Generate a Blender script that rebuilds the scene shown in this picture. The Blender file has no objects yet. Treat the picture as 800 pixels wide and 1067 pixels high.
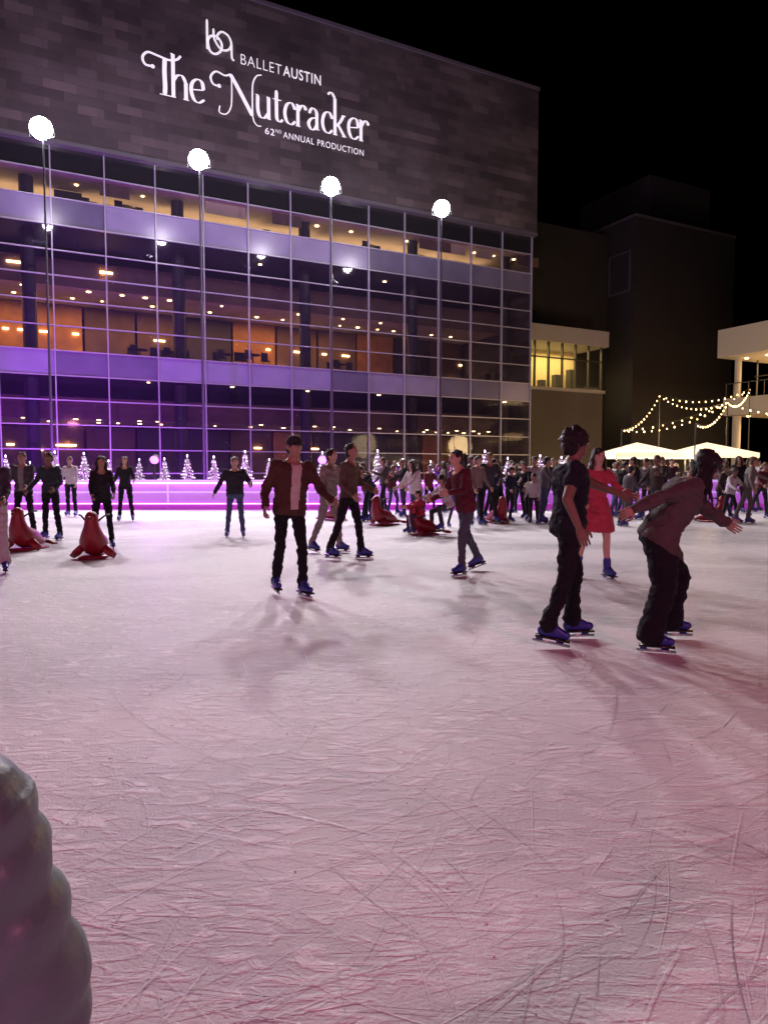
import bpy, math, random
import numpy as np
from mathutils import Vector, Matrix, noise as mnoise
R = math.radians
random.seed(7)
scene = bpy.context.scene
COL = scene.collection

# ------------------------------------------------------------ materials
MATS = {}
def mat(name, color, rough=0.6, metal=0.0, var=0.15, vscale=8.0, bump=0.0, bscale=40.0, emit=None, estr=0.0, spec=0.5, sample=True):
    if name in MATS: return MATS[name]
    m = bpy.data.materials.new(name); m.use_nodes = True
    nt = m.node_tree; b = nt.nodes['Principled BSDF']
    b.inputs['Roughness'].default_value = rough
    b.inputs['Metallic'].default_value = metal
    b.inputs['Specular IOR Level'].default_value = spec
    tc = nt.nodes.new('ShaderNodeTexCoord')
    n = nt.nodes.new('ShaderNodeTexNoise'); n.inputs['Scale'].default_value = vscale; n.inputs['Detail'].default_value = 4
    nt.links.new(tc.outputs['Object'], n.inputs['Vector'])
    mx = nt.nodes.new('ShaderNodeMix'); mx.data_type = 'RGBA'
    c = Vector(color[:3])
    mx.inputs[6].default_value = (*(c*(1-var)), 1); mx.inputs[7].default_value = (*[min(1, v*(1+var)) for v in c], 1)
    nt.links.new(n.outputs['Fac'], mx.inputs[0]); nt.links.new(mx.outputs[2], b.inputs['Base Color'])
    if bump > 0:
        n2 = nt.nodes.new('ShaderNodeTexNoise'); n2.inputs['Scale'].default_value = bscale; n2.inputs['Detail'].default_value = 5
        nt.links.new(tc.outputs['Object'], n2.inputs['Vector'])
        bp = nt.nodes.new('ShaderNodeBump'); bp.inputs['Strength'].default_value = bump; bp.inputs['Distance'].default_value = 0.02
        nt.links.new(n2.outputs['Fac'], bp.inputs['Height']); nt.links.new(bp.outputs['Normal'], b.inputs['Normal'])
    if emit:
        b.inputs['Emission Color'].default_value = (*emit, 1); b.inputs['Emission Strength'].default_value = estr
        if not sample: m.cycles.emission_sampling = 'NONE'
    MATS[name] = m
    return m

def cladding_mat():
    m = bpy.data.materials.new('stone_cladding'); m.use_nodes = True
    nt = m.node_tree; b = nt.nodes['Principled BSDF']; b.inputs['Roughness'].default_value = 0.7
    tc = nt.nodes.new('ShaderNodeTexCoord'); sp = nt.nodes.new('ShaderNodeSeparateXYZ'); cb = nt.nodes.new('ShaderNodeCombineXYZ')
    nt.links.new(tc.outputs['Object'], sp.inputs[0])
    ad = nt.nodes.new('ShaderNodeMath'); ad.operation = 'ADD'
    nt.links.new(sp.outputs['X'], ad.inputs[0]); nt.links.new(sp.outputs['Y'], ad.inputs[1])
    nt.links.new(ad.outputs[0], cb.inputs[0]); nt.links.new(sp.outputs['Z'], cb.inputs[1])
    def brick(w, h, c1, c2, off):
        br = nt.nodes.new('ShaderNodeTexBrick'); br.offset = off
        br.inputs['Scale'].default_value = 1; br.inputs['Brick Width'].default_value = w; br.inputs['Row Height'].default_value = h
        br.inputs['Mortar Size'].default_value = 0.008; br.inputs['Mortar Smooth'].default_value = 0.5; br.inputs['Bias'].default_value = -0.15
        br.inputs['Color1'].default_value = (*c1, 1); br.inputs['Color2'].default_value = (*c2, 1)
        br.inputs['Mortar'].default_value = (*[v*.8 for v in c1], 1)
        nt.links.new(cb.outputs[0], br.inputs['Vector']); return br
    br = brick(1.22, 0.45, (0.10, 0.084, 0.08), (0.19, 0.155, 0.147), .5)
    br2 = brick(2.44, 0.45, (0.66, 0.66, 0.66), (1, 1, 1), .37)
    n = nt.nodes.new('ShaderNodeTexNoise'); n.inputs['Scale'].default_value = 0.22; n.inputs['Detail'].default_value = 5
    nt.links.new(cb.outputs[0], n.inputs['Vector'])
    mr = nt.nodes.new('ShaderNodeMapRange'); mr.inputs[1].default_value = .35; mr.inputs[2].default_value = .65; mr.inputs[3].default_value = .55; mr.inputs[4].default_value = 1.1; nt.links.new(n.outputs['Fac'], mr.inputs[0])
    mx = nt.nodes.new('ShaderNodeMix'); mx.data_type = 'RGBA'; mx.blend_type = 'MULTIPLY'; mx.inputs[0].default_value = 1
    nt.links.new(br.outputs['Color'], mx.inputs[6]); nt.links.new(br2.outputs['Color'], mx.inputs[7])
    mx2 = nt.nodes.new('ShaderNodeMix'); mx2.data_type = 'RGBA'; mx2.blend_type = 'MULTIPLY'; mx2.inputs[0].default_value = 1
    nt.links.new(mx.outputs[2], mx2.inputs[6]); nt.links.new(mr.outputs[0], mx2.inputs[7])
    nt.links.new(mx2.outputs[2], b.inputs['Base Color'])
    return m

def glass_mat(name='curtain_glass', fac=0.24, tint=(0.78, 0.75, 0.82), base=(0.07, 0.055, 0.10)):
    m = bpy.data.materials.new(name); m.use_nodes = True
    nt = m.node_tree; b = nt.nodes['Principled BSDF']; out = nt.nodes['Material Output']
    b.inputs['Base Color'].default_value = (*base, 1); b.inputs['Roughness'].default_value = 0.05
    b.inputs['Specular IOR Level'].default_value = 1.0
    tr = nt.nodes.new('ShaderNodeBsdfTransparent'); tr.inputs[0].default_value = (*tint, 1)
    tc = nt.nodes.new('ShaderNodeTexCoord'); n = nt.nodes.new('ShaderNodeTexNoise'); n.inputs['Scale'].default_value = 0.9
    nt.links.new(tc.outputs['Object'], n.inputs['Vector'])
    mr = nt.nodes.new('ShaderNodeMapRange'); mr.inputs[3].default_value = fac*0.6; mr.inputs[4].default_value = fac*1.4
    nt.links.new(n.outputs['Fac'], mr.inputs[0])
    bp = nt.nodes.new('ShaderNodeBump'); bp.inputs['Strength'].default_value = 0.12; bp.inputs['Distance'].default_value = 0.02
    nt.links.new(n.outputs['Fac'], bp.inputs['Height']); nt.links.new(bp.outputs['Normal'], b.inputs['Normal'])
    ms = nt.nodes.new('ShaderNodeMixShader')
    nt.links.new(mr.outputs[0], ms.inputs[0]); nt.links.new(tr.outputs[0], ms.inputs[1]); nt.links.new(b.outputs[0], ms.inputs[2])
    nt.links.new(ms.outputs[0], out.inputs['Surface'])
    return m

def ice_mat():
    m = bpy.data.materials.new('skated_ice'); m.use_nodes = True
    nt = m.node_tree; b = nt.nodes['Principled BSDF']; L = nt.links.new
    tc = nt.nodes.new('ShaderNodeTexCoord')
    def noise(scale, detail=4, rot=0, sc=(1, 1, 1), dist=0, loc=(0, 0, 0)):
        mp = nt.nodes.new('ShaderNodeMapping'); mp.inputs['Rotation'].default_value = (0, 0, R(rot)); mp.inputs['Scale'].default_value = sc
        mp.inputs['Location'].default_value = loc
        L(tc.outputs['Object'], mp.inputs[0])
        n = nt.nodes.new('ShaderNodeTexNoise'); n.inputs['Scale'].default_value = scale; n.inputs['Detail'].default_value = detail
        n.inputs['Distortion'].default_value = dist
        L(mp.outputs[0], n.inputs['Vector']); return n.outputs['Fac']
    def math_(op, a, bb=None, clamp=False):
        x = nt.nodes.new('ShaderNodeMath'); x.operation = op; x.use_clamp = clamp
        for i, v in enumerate((a, bb)):
            if v is None: continue
            if isinstance(v, (int, float)): x.inputs[i].default_value = v
            else: L(v, x.inputs[i])
        return x.outputs[0]
    def mixc(f, a, c):
        mx = nt.nodes.new('ShaderNodeMix'); mx.data_type = 'RGBA'
        for idx, v in ((0, f), (6, a), (7, c)):
            if isinstance(v, tuple): mx.inputs[idx].default_value = v
            else: L(v, mx.inputs[idx])
        return mx.outputs[2]
    snow = noise(80, 8, 0, (1, 1, 1), 0.2)
    snow2 = noise(11, 10, 30, (.6, 1.5, 1), .8)
    snow3 = noise(8, 10, -22, (.5, 1.6, 1), .9)
    streak = noise(26, 5, 14, (.08, 1, 1), 0.1); streak2 = noise(24, 5, -42, (.08, 1, 1), .1); streak3 = noise(22, 5, 68, (.08, 1, 1), .1)
    patch = noise(0.36, 6, 20, (.7, 1, 1), 0.6)
    mod = noise(1.7, 4, 50, (1, 1, 1), .4)
    shav = math_('MULTIPLY', math_('SUBTRACT', math_('MAXIMUM', snow2, snow3), 0.53, True), 9.0, True)
    shav = math_('MULTIPLY', shav, math_('MULTIPLY', math_('SUBTRACT', mod, .27, True), 3.4, True))
    st = math_('MULTIPLY', math_('SUBTRACT', math_('MAXIMUM', math_('MAXIMUM', streak, streak2), streak3), 0.62, True), 9.0, True)
    cr = nt.nodes.new('ShaderNodeValToRGB'); cr.color_ramp.elements[0].position = 0.38; cr.color_ramp.elements[1].position = 0.58
    cr.color_ramp.elements[0].color = (0.40, 0.38, 0.41, 1); cr.color_ramp.elements[1].color = (0.68, 0.66, 0.68, 1)
    L(patch, cr.inputs[0])
    c1 = mixc(math_('MULTIPLY', shav, 0.50), cr.outputs[0], (0.86, 0.85, 0.87, 1))
    c2 = mixc(math_('MULTIPLY', st, 0.30), c1, (0.38, 0.36, 0.39, 1))
    L(c2, b.inputs['Base Color'])
    h = math_('ADD', math_('MULTIPLY', snow, 0.55), math_('MULTIPLY', shav, 0.65)); h = math_('SUBTRACT', h, math_('MULTIPLY', st, 0.25))
    bp = nt.nodes.new('ShaderNodeBump'); bp.inputs['Strength'].default_value = 0.75; bp.inputs['Distance'].default_value = 0.008
    L(h, bp.inputs['Height']); L(bp.outputs['Normal'], b.inputs['Normal'])
    rr = nt.nodes.new('ShaderNodeMapRange'); rr.inputs[3].default_value = 0.45; rr.inputs[4].default_value = 0.7; L(patch, rr.inputs[0]); L(rr.outputs[0], b.inputs['Roughness'])
    b.inputs['Specular IOR Level'].default_value = 0.3
    return m

# ------------------------------------------------------------ mesh helpers
class MB:
    def __init__(s): s.v = []; s.f = []; s.m = []
    def add(s, vs, fs, m):
        o = len(s.v); s.v += [tuple(v) for v in vs]; s.f += [tuple(i+o for i in f) for f in fs]; s.m += [m]*len(fs)
    def box(s, x0, x1, y0, y1, z0, z1, m=0):
        s.add([(x0,y0,z0),(x1,y0,z0),(x1,y1,z0),(x0,y1,z0),(x0,y0,z1),(x1,y0,z1),(x1,y1,z1),(x0,y1,z1)],
              [(0,3,2,1),(4,5,6,7),(0,1,5,4),(1,2,6,5),(2,3,7,6),(3,0,4,7)], m)
    def tube(s, pts, rad, m=0, seg=8, side=None, flat=1.0, caps=True):
        pts = [Vector(p) for p in pts]; n = len(pts)
        if not hasattr(rad, '__len__'): rad = [rad]*n
        prev = Vector(side) if side is not None else None
        vs = []
        for i, p in enumerate(pts):
            t = (pts[min(i+1, n-1)] - pts[max(i-1, 0)])
            t = t.normalized() if t.length > 1e-9 else Vector((0, 0, 1))
            if prev is None:
                prev = t.orthogonal()
            x = prev - t*prev.dot(t)
            x = x.normalized() if x.length > 1e-6 else t.orthogonal().normalized()
            y = t.cross(x); prev = x
            r = rad[i]
            rx, ry = r if hasattr(r, '__len__') else (r, r*flat)
            for k in range(seg):
                a = 2*math.pi*k/seg
                vs.append(p + x*math.cos(a)*rx + y*math.sin(a)*ry)
        fs = []
        for i in range(n-1):
            for k in range(seg):
                a = i*seg+k; b = i*seg+(k+1) % seg
                fs.append((a, b, b+seg, a+seg))
        if caps:
            fs.append(tuple(range(seg-1, -1, -1))); fs.append(tuple(range((n-1)*seg, n*seg)))
        s.add(vs, fs, m)
    def capsule(s, p0, p1, r0, r1, m=0, seg=12):
        p0 = Vector(p0); p1 = Vector(p1); d = (p1-p0); d = d.normalized() if d.length > 1e-6 else Vector((0, 0, 1))
        pts = []; rad = []
        for a in (85, 60, 30, 0):
            pts.append(p0 - d*r0*math.sin(R(a))); rad.append(max(r0*math.cos(R(a)), 1e-3))
        for a in (0, 30, 60, 85):
            pts.append(p1 + d*r1*math.sin(R(a))); rad.append(max(r1*math.cos(R(a)), 1e-3))
        x = d.orthogonal()
        s.tube(pts, rad, m, seg, side=x)
    def ellipsoid(s, c, ax, m=0, seg=14, rings=9, jit=0.0, freq=8):
        c = Vector(c); X, Y, Z = [Vector(a) for a in ax]; vs = []; fs = []
        for i in range(rings+1):
            t = math.pi*(i+0.0)/rings; t = min(max(t, 0.02), math.pi-0.02)
            for k in range(seg):
                a = 2*math.pi*k/seg
                p = X*math.sin(t)*math.cos(a)+Y*math.sin(t)*math.sin(a)+Z*math.cos(t)
                if jit: p = p*(1+jit*mnoise.noise((c+p)*freq*4)+jit*.6*mnoise.noise((c+p)*freq*12))
                vs.append(c+p)
        for i in range(rings):
            for k in range(seg):
                a = i*seg+k; b = i*seg+(k+1) % seg
                fs.append((a, a+seg, b+seg, b))
        fs.append(tuple(range(seg))); fs.append(tuple(range(rings*seg+seg-1, rings*seg-1, -1)))
        s.add(vs, fs, m)
    def mesh(s, name, mats, smooth=False):
        me = bpy.data.meshes.new(name); me.from_pydata(s.v, [], s.f)
        for m in mats: me.materials.append(m)
        me.polygons.foreach_set('material_index', s.m)
        if smooth: me.polygons.foreach_set('use_smooth', [True]*len(s.f))
        me.update(); return me
    def obj(s, name, mats, parent=None, smooth=False, loc=None):
        o = bpy.data.objects.new(name, s.mesh(name, mats, smooth)); COL.objects.link(o)
        if parent: o.parent = parent
        if loc: o.location = loc
        return o
def empty(name, loc=(0, 0, 0), rz=0):
    e = bpy.data.objects.new(name, None); COL.objects.link(e); e.location = loc; e.rotation_euler = (0, 0, rz); e.empty_display_size = .3
    return e
def light(name, typ, loc, energy, color, target=None, parent=None, **kw):
    l = bpy.data.lights.new(name, typ); l.energy = energy; l.color = color
    for k, v in kw.items(): setattr(l, k, v)
    o = bpy.data.objects.new(name, l); COL.objects.link(o); o.location = loc
    if target is not None:
        o.rotation_euler = (Vector(target)-Vector(loc)).to_track_quat('-Z', 'Y').to_euler()
    if parent: o.parent = parent
    return o

# ------------------------------------------------------------ people
SKINS = {'light': (0.50, 0.31, 0.23), 'tan': (0.34, 0.20, 0.14), 'brown': (0.17, 0.095, 0.06)}
def fabric(c, rough=0.85):
    key = 'fabric_%02x%02x%02x' % tuple(int(v*255) for v in c)
    return mat(key, c, rough, var=0.25, vscale=14, bump=0.5, bscale=60, spec=0.2)
def d_ang(a, b, side):
    a = R(a); b = R(b)
    return Vector((side*math.sin(b), -math.sin(a)*math.cos(b), -math.cos(a)*math.cos(b)))
def quilt(u):            # puffer-jacket profile: fat rounded baffles with narrow stitched seams
    return .85+.20*abs(math.sin(u*math.pi))**.45
def person(name, x, y, yaw, H=1.72, lean=3, sidel=0, legs=((6, 4, 8), (-6, 4, 6)), arms=((12, 12, 25, 5), (5, 12, 25, 5)),
           top=(.03, .03, .035), pants=(.02, .02, .025), boots=(.025, .03, .24), skin='tan', hair=(.015, .01, .008), hairlen='short',
           shirt=None, hat=None, bulk=1.0, hem=-.04, sleeves=True, skirt=None, bare=False, wide=1.0, headyaw=0, headpitch=0,
           vox=0.016, curl=25, toe=8, z0=0.0, puffer=False, female=False, hscale=1.0, headk=1.0, lift=0.0):
    k = H/1.75
    M = [fabric(top), fabric(pants), mat('skate_boot_%02x%02x%02x' % tuple(int(v*255) for v in boots), boots, .35, var=.1), mat('skin_'+skin, SKINS[skin], .5, var=.08, vscale=20),
         mat('hair_%02x%02x' % (int(hair[0]*255), int(hair[1]*255)), hair, .5, var=.4, vscale=60, bump=.8, bscale=150), fabric(shirt) if shirt else fabric(top),
         mat('skate_steel', (.5, .5, .52), .3, 1.0), mat('eye_white', (.6, .6, .6), .3), mat('eye_dark', (.02, .015, .01), .2), mat('lips', (.30, .11, .09), .5), fabric(hat) if hat else fabric(top)]
    if puffer: M[0] = mat('puffer_nylon', (.105, .165, .165), .42, var=.12, vscale=5, bump=.22, bscale=26, spec=.4)
    TOP, PAN, BOOT, SK, HAIR, SHIRT, STEEL, EW, ED, LIP, HAT = range(11)
    body = MB(); prim = []  # prim: (p0,p1,r0,r1,mat)
    def cap(p0, p1, r0, r1, m):
        body.capsule(p0, p1, r0, r1, 0); prim.append((Vector(p0), Vector(p1), r0, r1, m))
    P = Vector((0, 0, 0))
    U = Vector((math.sin(R(sidel)), -math.sin(R(lean)), math.cos(R(lean)))).normalized()
    RX = Vector((1, 0, 0)); RX = (RX-U*RX.dot(U)).normalized(); F = RX.cross(U)*1.0  # forward
    if F.y > 0: F = -F
    # torso
    sh = .90 if female else 1.04
    rings = [(-.13, .10, .085), (-.09, .155, .112), (-.02, .172 if female else .162, .12), (.06, .158, .112), (.14, .142 if female else .15, .104), (.24, .155*sh+.008, .112), (.34, .175*sh, .12), (.42, .180*sh, .112), (.47, .150*sh, .09), (.505, .095, .07), (.54, .055, .055)]
    bk = bulk
    if puffer:
        rr2 = []
        for i in range(90):
            t = -.13+.67*i/89
            a = np.interp(t, [r[0] for r in rings], [r[1] for r in rings]); b = np.interp(t, [r[0] for r in rings], [r[2] for r in rings])
            w = quilt(t/.085); rr2.append((t, a*w, b*w))
        rings = rr2
    pts = [P+U*t*k - F*(.02*k if t > .3 else 0) for t, a, b in rings]
    rad = [((a*k*(bk if -.1 < t < .5 else 1)), (b*k*(bk if -.1 < t < .5 else 1))) for t, a, b in rings]
    body.tube(pts, rad, 0, 18 if not puffer else 36, side=RX)
    feet = []
    for sd, (a, b, kn) in zip((1, -1), legs):
        hip = P+RX*sd*.092*k-U*.03*k
        knee = hip + d_ang(a, b, sd)*.43*k
        ank = knee + d_ang(a-kn, b, sd)*.41*k
        lm = SK if bare else PAN
        w = wide
        cap(hip, knee, (.088)*k*(1 if bare else 1.05)*max(1, w*.93), .056*k*w*(.95 if bare else 1.08), lm)
        if bare:
            calf = knee.lerp(ank, .3)+Vector((0, .018*k, 0)); cap(knee, calf, .052*k, .055*k, lm); cap(calf, ank, .053*k, .038*k, lm)
        else:
            cap(knee, ank, .063*k*w, .055*k*w, lm)
            if w > 1.1: cap(knee.lerp(ank, .6), ank-(ank-knee).normalized()*.0, .056*k*w, .066*k*w, lm)
        sdn = (ank-knee).normalized()
        fd = Vector((sd*math.sin(R(toe)), -math.cos(R(toe)), 0)); 
        # foot pitch follows the shin a bit when trailing
        pit = max(-35, min(10, (a-kn)*.45)) if (a-kn) < -20 else 0
        fd = Vector((fd.x, fd.y, math.sin(R(pit)))).normalized(); fu = Vector((0, 0, 1)); fu = (fu-fd*fu.dot(fd)).normalized()
        cap(ank-sdn*.10*k, ank+sdn*.02*k, .058*k, .055*k, lm if not bare else BOOT)
        cap(ank+sdn*.02*k, ank-fu*.055*k-fd*.035*k, .053*k, .045*k, BOOT)
        cap(ank-fu*.05*k-fd*.02*k, ank-fu*.062*k+fd*.16*k, .048*k, .038*k, BOOT)
        cap(ank+sdn*.0*k, ank-fu*.045*k+fd*.10*k, .050*k, .042*k, BOOT)
        feet.append((ank, fd, fu))
    armd = []
    for sd, (a, b, el, inw) in zip((1, -1), arms):
        S = P+U*.445*k+RX*sd*.165*k*sh*(1+.3*(bk-1)) - F*.015*k
        E = S+d_ang(a, b, sd)*.29*k
        W = E+d_ang(a+el, b-inw, sd)*.25*k
        am = TOP if sleeves else SK
        if puffer:
            n = 48; ap = []; ar = []
            for i in range(n):
                t = i/(n-1); q = S.lerp(E, t*2) if t < .5 else E.lerp(W, t*2-1)
                r = (.106-.030*t)*k*quilt(t*6.5+.45)
                ap.append(q); ar.append(r)
                prim.append((q, q+Vector((0, 0, .001)), r, r, TOP))
            for _ in range(2): ap = [ap[0]]+[(ap[i-1]+ap[i]*2+ap[i+1])/4 for i in range(1, n-1)]+[ap[-1]]
            body.tube(ap, ar, 0, 30); body.capsule(S, S-Vector((0, 0, .001)), .100*k, .100*k, 0, 24); prim.append((S, S+Vector((0, 0, .001)), .1*k, .1*k, TOP))
        else:
            cap(S, S.lerp(E, .45), .064*k*bk, .056*k*bk, TOP)
            cap(S.lerp(E, .4), E, .052*k*(bk if sleeves else .98), .045*k*(bk if sleeves else .98), am)
            cap(E, W, .046*k*(bk if sleeves else .95), (.035 if sleeves else .028)*k*(bk if sleeves else 1), am)
        cap(W-(W-E).normalized()*.02*k, W+(W-E).normalized()*.02*k, .024*k, .023*k, SK)
        armd.append((W, (W-E).normalized(), sd))
    NB = P+U*.50*k
    HU = (U*0.6+Vector((0, 0, 1))*.4); HU = HU.normalized()
    qy = Matrix.Rotation(R(headyaw), 3, 'Z')
    HF = (qy @ Vector((0, -1, 0))); HU = Matrix.Rotation(R(headpitch), 3, qy @ Vector((1, 0, 0))) @ HU
    HF = (HF-HU*HF.dot(HU)).normalized(); HR = HF.cross(HU)
    kb = k; kh = k*headk
    hc = NB + HU*.155*kh + HF*.012*k
    cap(NB-U*.03*k, NB+HU*.07*k, .062*k, .056*k, SK)
    def ell(c, rx, ry, rz, m):
        body.ellipsoid(c, (HR*rx*kh, HF*ry*kh, HU*rz*kh), 0); prim.append((c, c+HU*.001, min(rx, ry, rz)*kh, min(rx, ry, rz)*kh, m))
    hm = SK
    ell(hc+HU*.025*kh, .079, .096, .098, hm); ell(hc-HU*.045*kh+HF*.018*kh, .060, .070, .070, hm)
    cap(hc+HF*.085*kh+HU*.012*kh, hc+HF*.104*kh-HU*.022*kh, .010*kh, .015*kh, hm)
    for sd in (1, -1): ell(hc+HR*sd*.079*kh-HF*.005*kh, .012, .020, .032, hm)
    if skirt:
        body.tube([P+U*.12*k, P+U*0*k, P+Vector((0, 0, -.15*k)), P+Vector((0, 0, -.33*k)), P+Vector((0, 0, -.36*k))], [(a*k, b*k) for a, b in ((.145, .10), (.19, .14), (.23, .18), (.27, .22), (.27, .22))], 0, 18, side=RX)
    # remesh
    me = body.mesh('tmp', []); ob = bpy.data.objects.new('tmp', me); COL.objects.link(ob)
    rm = ob.modifiers.new('r', 'REMESH'); rm.mode = 'VOXEL'; rm.voxel_size = vox
    sm = ob.modifiers.new('s', 'SMOOTH'); sm.factor = .5; sm.iterations = 3 if vox < .02 else 1
    dg = bpy.context.evaluated_depsgraph_get()
    m2 = bpy.data.meshes.new_from_object(ob.evaluated_get(dg))
    bpy.data.objects.remove(ob); bpy.data.meshes.remove(me)
    nv = len(m2.vertices); co = np.empty(nv*3); m2.vertices.foreach_get('co', co); co = co.reshape(-1, 3)
    no = np.empty(nv*3); m2.vertices.foreach_get('normal', no); no = no.reshape(-1, 3)
    nf = len(m2.polygons); fc = np.empty(nf*3); m2.polygons.foreach_get('center', fc); fc = fc.reshape(-1, 3)
    best = np.full(nf, 1e9); mi = np.zeros(nf, int)
    for p0, p1, r0, r1, m_ in prim:
        a = np.array(p0); d = np.array(p1)-a; L2 = d.dot(d)+1e-12
        t = np.clip(((fc-a)@d)/L2, 0, 1); dist = np.linalg.norm(fc-(a+t[:, None]*d), axis=1)-(r0+(r1-r0)*t)
        q = dist < best; best[q] = dist[q]; mi[q] = m_
    Un = np.array(U); tt = fc@Un/k; Rn = np.array(RX); Fn = np.array(F)
    rad_ = np.linalg.norm(fc-np.outer(fc@Un, Un), axis=1)
    istor = (tt > -.16) & (tt < .515) & (rad_ < .25*k*bk) & (mi != SK) | ((tt > -.02) & (tt < .50) & (rad_ < .19*k*bk) & ((mi == SK) & bool(bare) | (best > .03*k)))
    thigh_ok = (mi == PAN) | (mi == TOP) | (mi == SK) | (best > .02)
    sel = istor & thigh_ok
    mi[sel & (tt >= hem) & (mi != SK)] = TOP
    mi[sel & (tt >= -.05) & (mi == SK) & (tt < .485)] = TOP
    armish = (mi == TOP) & (tt < hem) & (best > .02*k) & (np.abs(fc@Rn) < .13*k)
    mi[armish] = PAN
    low = istor & (tt < hem) & ((mi == TOP)) & (best > -.2) & (np.abs(fc@Rn) < .15*k) & (fc[:, 2] < .0)
    mi[low] = PAN
    if skirt: 
        zz = fc[:, 2]
        isk = (zz < .12*k) & (zz > -.375*k) & (best > .015*k); mi[isk] = TOP
        mi[(zz > -.08*k) & (zz < .1*k) & (rad_ < .2*k)] = TOP
    if shirt:
        s_ = (mi == TOP) & (np.abs(fc@Rn) < .045*k+.03*k*np.clip(tt, 0, .5)) & ((fc@Fn) > .05*k) & (tt < .52) & (tt > -.02)
        mi[s_] = SHIRT
    m2.materials.clear()
    # cloth wrinkles
    vm = np.full(nv, TOP); lv = np.empty(len(m2.loops), int); m2.loops.foreach_get('vertex_index', lv)
    lt = np.empty(nf, int); m2.polygons.foreach_get('loop_total', lt); vm[lv] = np.repeat(mi, lt)
    amp = .015 if vox < .02 else .006
    if puffer: amp = .007
    for i in range(nv):
        if vm[i] in (TOP, PAN, SHIRT):
            p = co[i]
            w = mnoise.noise(Vector((p[0]*9+x*3, p[1]*9, p[2]*16+y))) + .6*mnoise.noise(Vector((p[0]*22, p[1]*22+x, p[2]*34)))
            co[i] += no[i]*w*amp*k*(1.3 if w < 0 else 1)
    ex = MB()
    k = kh
    # face details
    for sd in (1, -1):
        e = hc+HF*.083*k+HR*sd*.031*k+HU*.014*k
        ex.ellipsoid(e, (HR*.014*k, HF*.010*k, HU*.006*k), EW, 8, 6); ex.ellipsoid(e+HF*.006*k, (HR*.007*k, HF*.006*k, HU*.006*k), ED, 8, 6)
        ex.ellipsoid(e+HU*.020*k+HF*.003*k, (HR*.020*k, HF*.007*k, HU*.004*k), HAIR, 8, 5)
    ex.ellipsoid(hc+HF*.082*k-HU*.052*k, (HR*.024*k, HF*.009*k, HU*.007*k), LIP, 10, 5)
    # hair
    big = hscale
    ex.ellipsoid(hc+HU*.048*k-HF*.022*k, (HR*.088*k*big, HF*.100*k*big, HU*.090*k*big), HAIR, 30, 20, jit=.20, freq=6)
    ex.ellipsoid(hc-HU*.01*k-HF*.045*k, (HR*.078*k*big, HF*.064*k, HU*.085*k), HAIR, 18, 10, jit=.14, freq=6)
    if hairlen == 'afro':
        ex.ellipsoid(hc+HU*.045*k-HF*.030*k, (HR*.105*k, HF*.108*k, HU*.105*k), HAIR, 34, 24, jit=.34, freq=7)
        ex.ellipsoid(hc+HU*.0*k-HF*.07*k, (HR*.085*k, HF*.06*k, HU*.10*k), HAIR, 24, 14, jit=.30, freq=7)
    if hairlen == 'long':
        dn = Vector((0, 0, -1))
        nst = 60 if vox < .02 else 16; rs = .012 if vox < .02 else .026
        for j in range(nst):
            u = random.uniform(-1, 1); ph = u*1.9; 
            o0 = (HR*math.sin(ph)*.080-HF*math.cos(ph)*.085)*k*hscale
            p0 = hc+o0*.75+HU*random.uniform(.06, .11)*k; ln = random.uniform(.20, .36)
            w1 = Vector((random.uniform(-1, 1), random.uniform(-1, 1), 0))*.018*k
            ex.tube([p0, hc+o0*1.15-HU*.02*k+w1, hc+o0*1.2+dn*.14*k-HF*.02*k-w1, hc+o0*1.1+dn*ln*k+w1*1.5], [rs*k, rs*1.3*k, rs*1.2*k, rs*.3*k], HAIR, 6)
    if hairlen == 'pony':
        p = hc-HF*.105*k+HU*.05*k
        ex.tube([p+HF*.03*k, p-HF*.04*k, p-HF*.06*k-HU*.1*k, p-HF*.04*k-HU*.24*k], [.02*k, .03*k, .032*k, .008*k], HAIR, 8)
    if hat:
        ex.ellipsoid(hc+HU*.062*k-HF*.010*k, (HR*.092*k, HF*.108*k, HU*.082*k), HAT, 20, 12)
        ex.tube([hc+HU*.055*k+HF*.07*k, hc+HU*.052*k+HF*.12*k, hc+HU*.045*k+HF*.16*k], [(.075*k, .008*k), (.07*k, .007*k), (.045*k, .005*k)], HAT, 12, side=HR)
    k = kb
    # hands
    for W, f, sd in armd:
        nrm = Vector((-sd, 0, 0)); nrm = nrm-f*nrm.dot(f)
        nrm = nrm.normalized() if nrm.length > .2 else Vector((0, 0, -1))
        w = f.cross(nrm)
        if w.dot(Vector((0, -1, .3))) < 0: w = -w
        ex.tube([W-f*.012*k, W+f*.02*k, W+f*.06*k, W+f*.092*k, W+f*.10*k], [(.024*k, .018*k), (.034*k, .017*k), (.042*k, .015*k), (.041*k, .012*k), (.034*k, .008*k)], SK, 12, side=w)
        for j, ln in enumerate((.074, .084, .078, .060)):
            o = W+f*.090*k+w*(.031-.0205*j)*k; pts = [o-f*.02*k, o]; dcur = (f+w*(.10-.07*j)).normalized(); ang = 0
            for q in range(3):
                ang += curl*(1+.12*j)*(.8 if q == 0 else 1.0)
                dd = dcur*math.cos(R(ang))+nrm*math.sin(R(ang)); pts.append(pts[-1]+dd*ln*k*(.42, .32, .26)[q])
            ex.tube(pts, [.0095*k, .0095*k, .0085*k, .0080*k, .0060*k], SK, 7)
        o = W+f*.025*k+w*.028*k
        ex.tube([o-w*.01*k, o+(f*.6+w*.75).normalized()*.035*k, o+(f*.75+w*.6+nrm*.25).normalized()*.066*k, o+(f*.85+w*.45+nrm*.4).normalized()*.09*k], [.013*k, .012*k, .010*k, .007*k], SK, 7)
    # blades, soles
    zmin = 1e9
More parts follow.
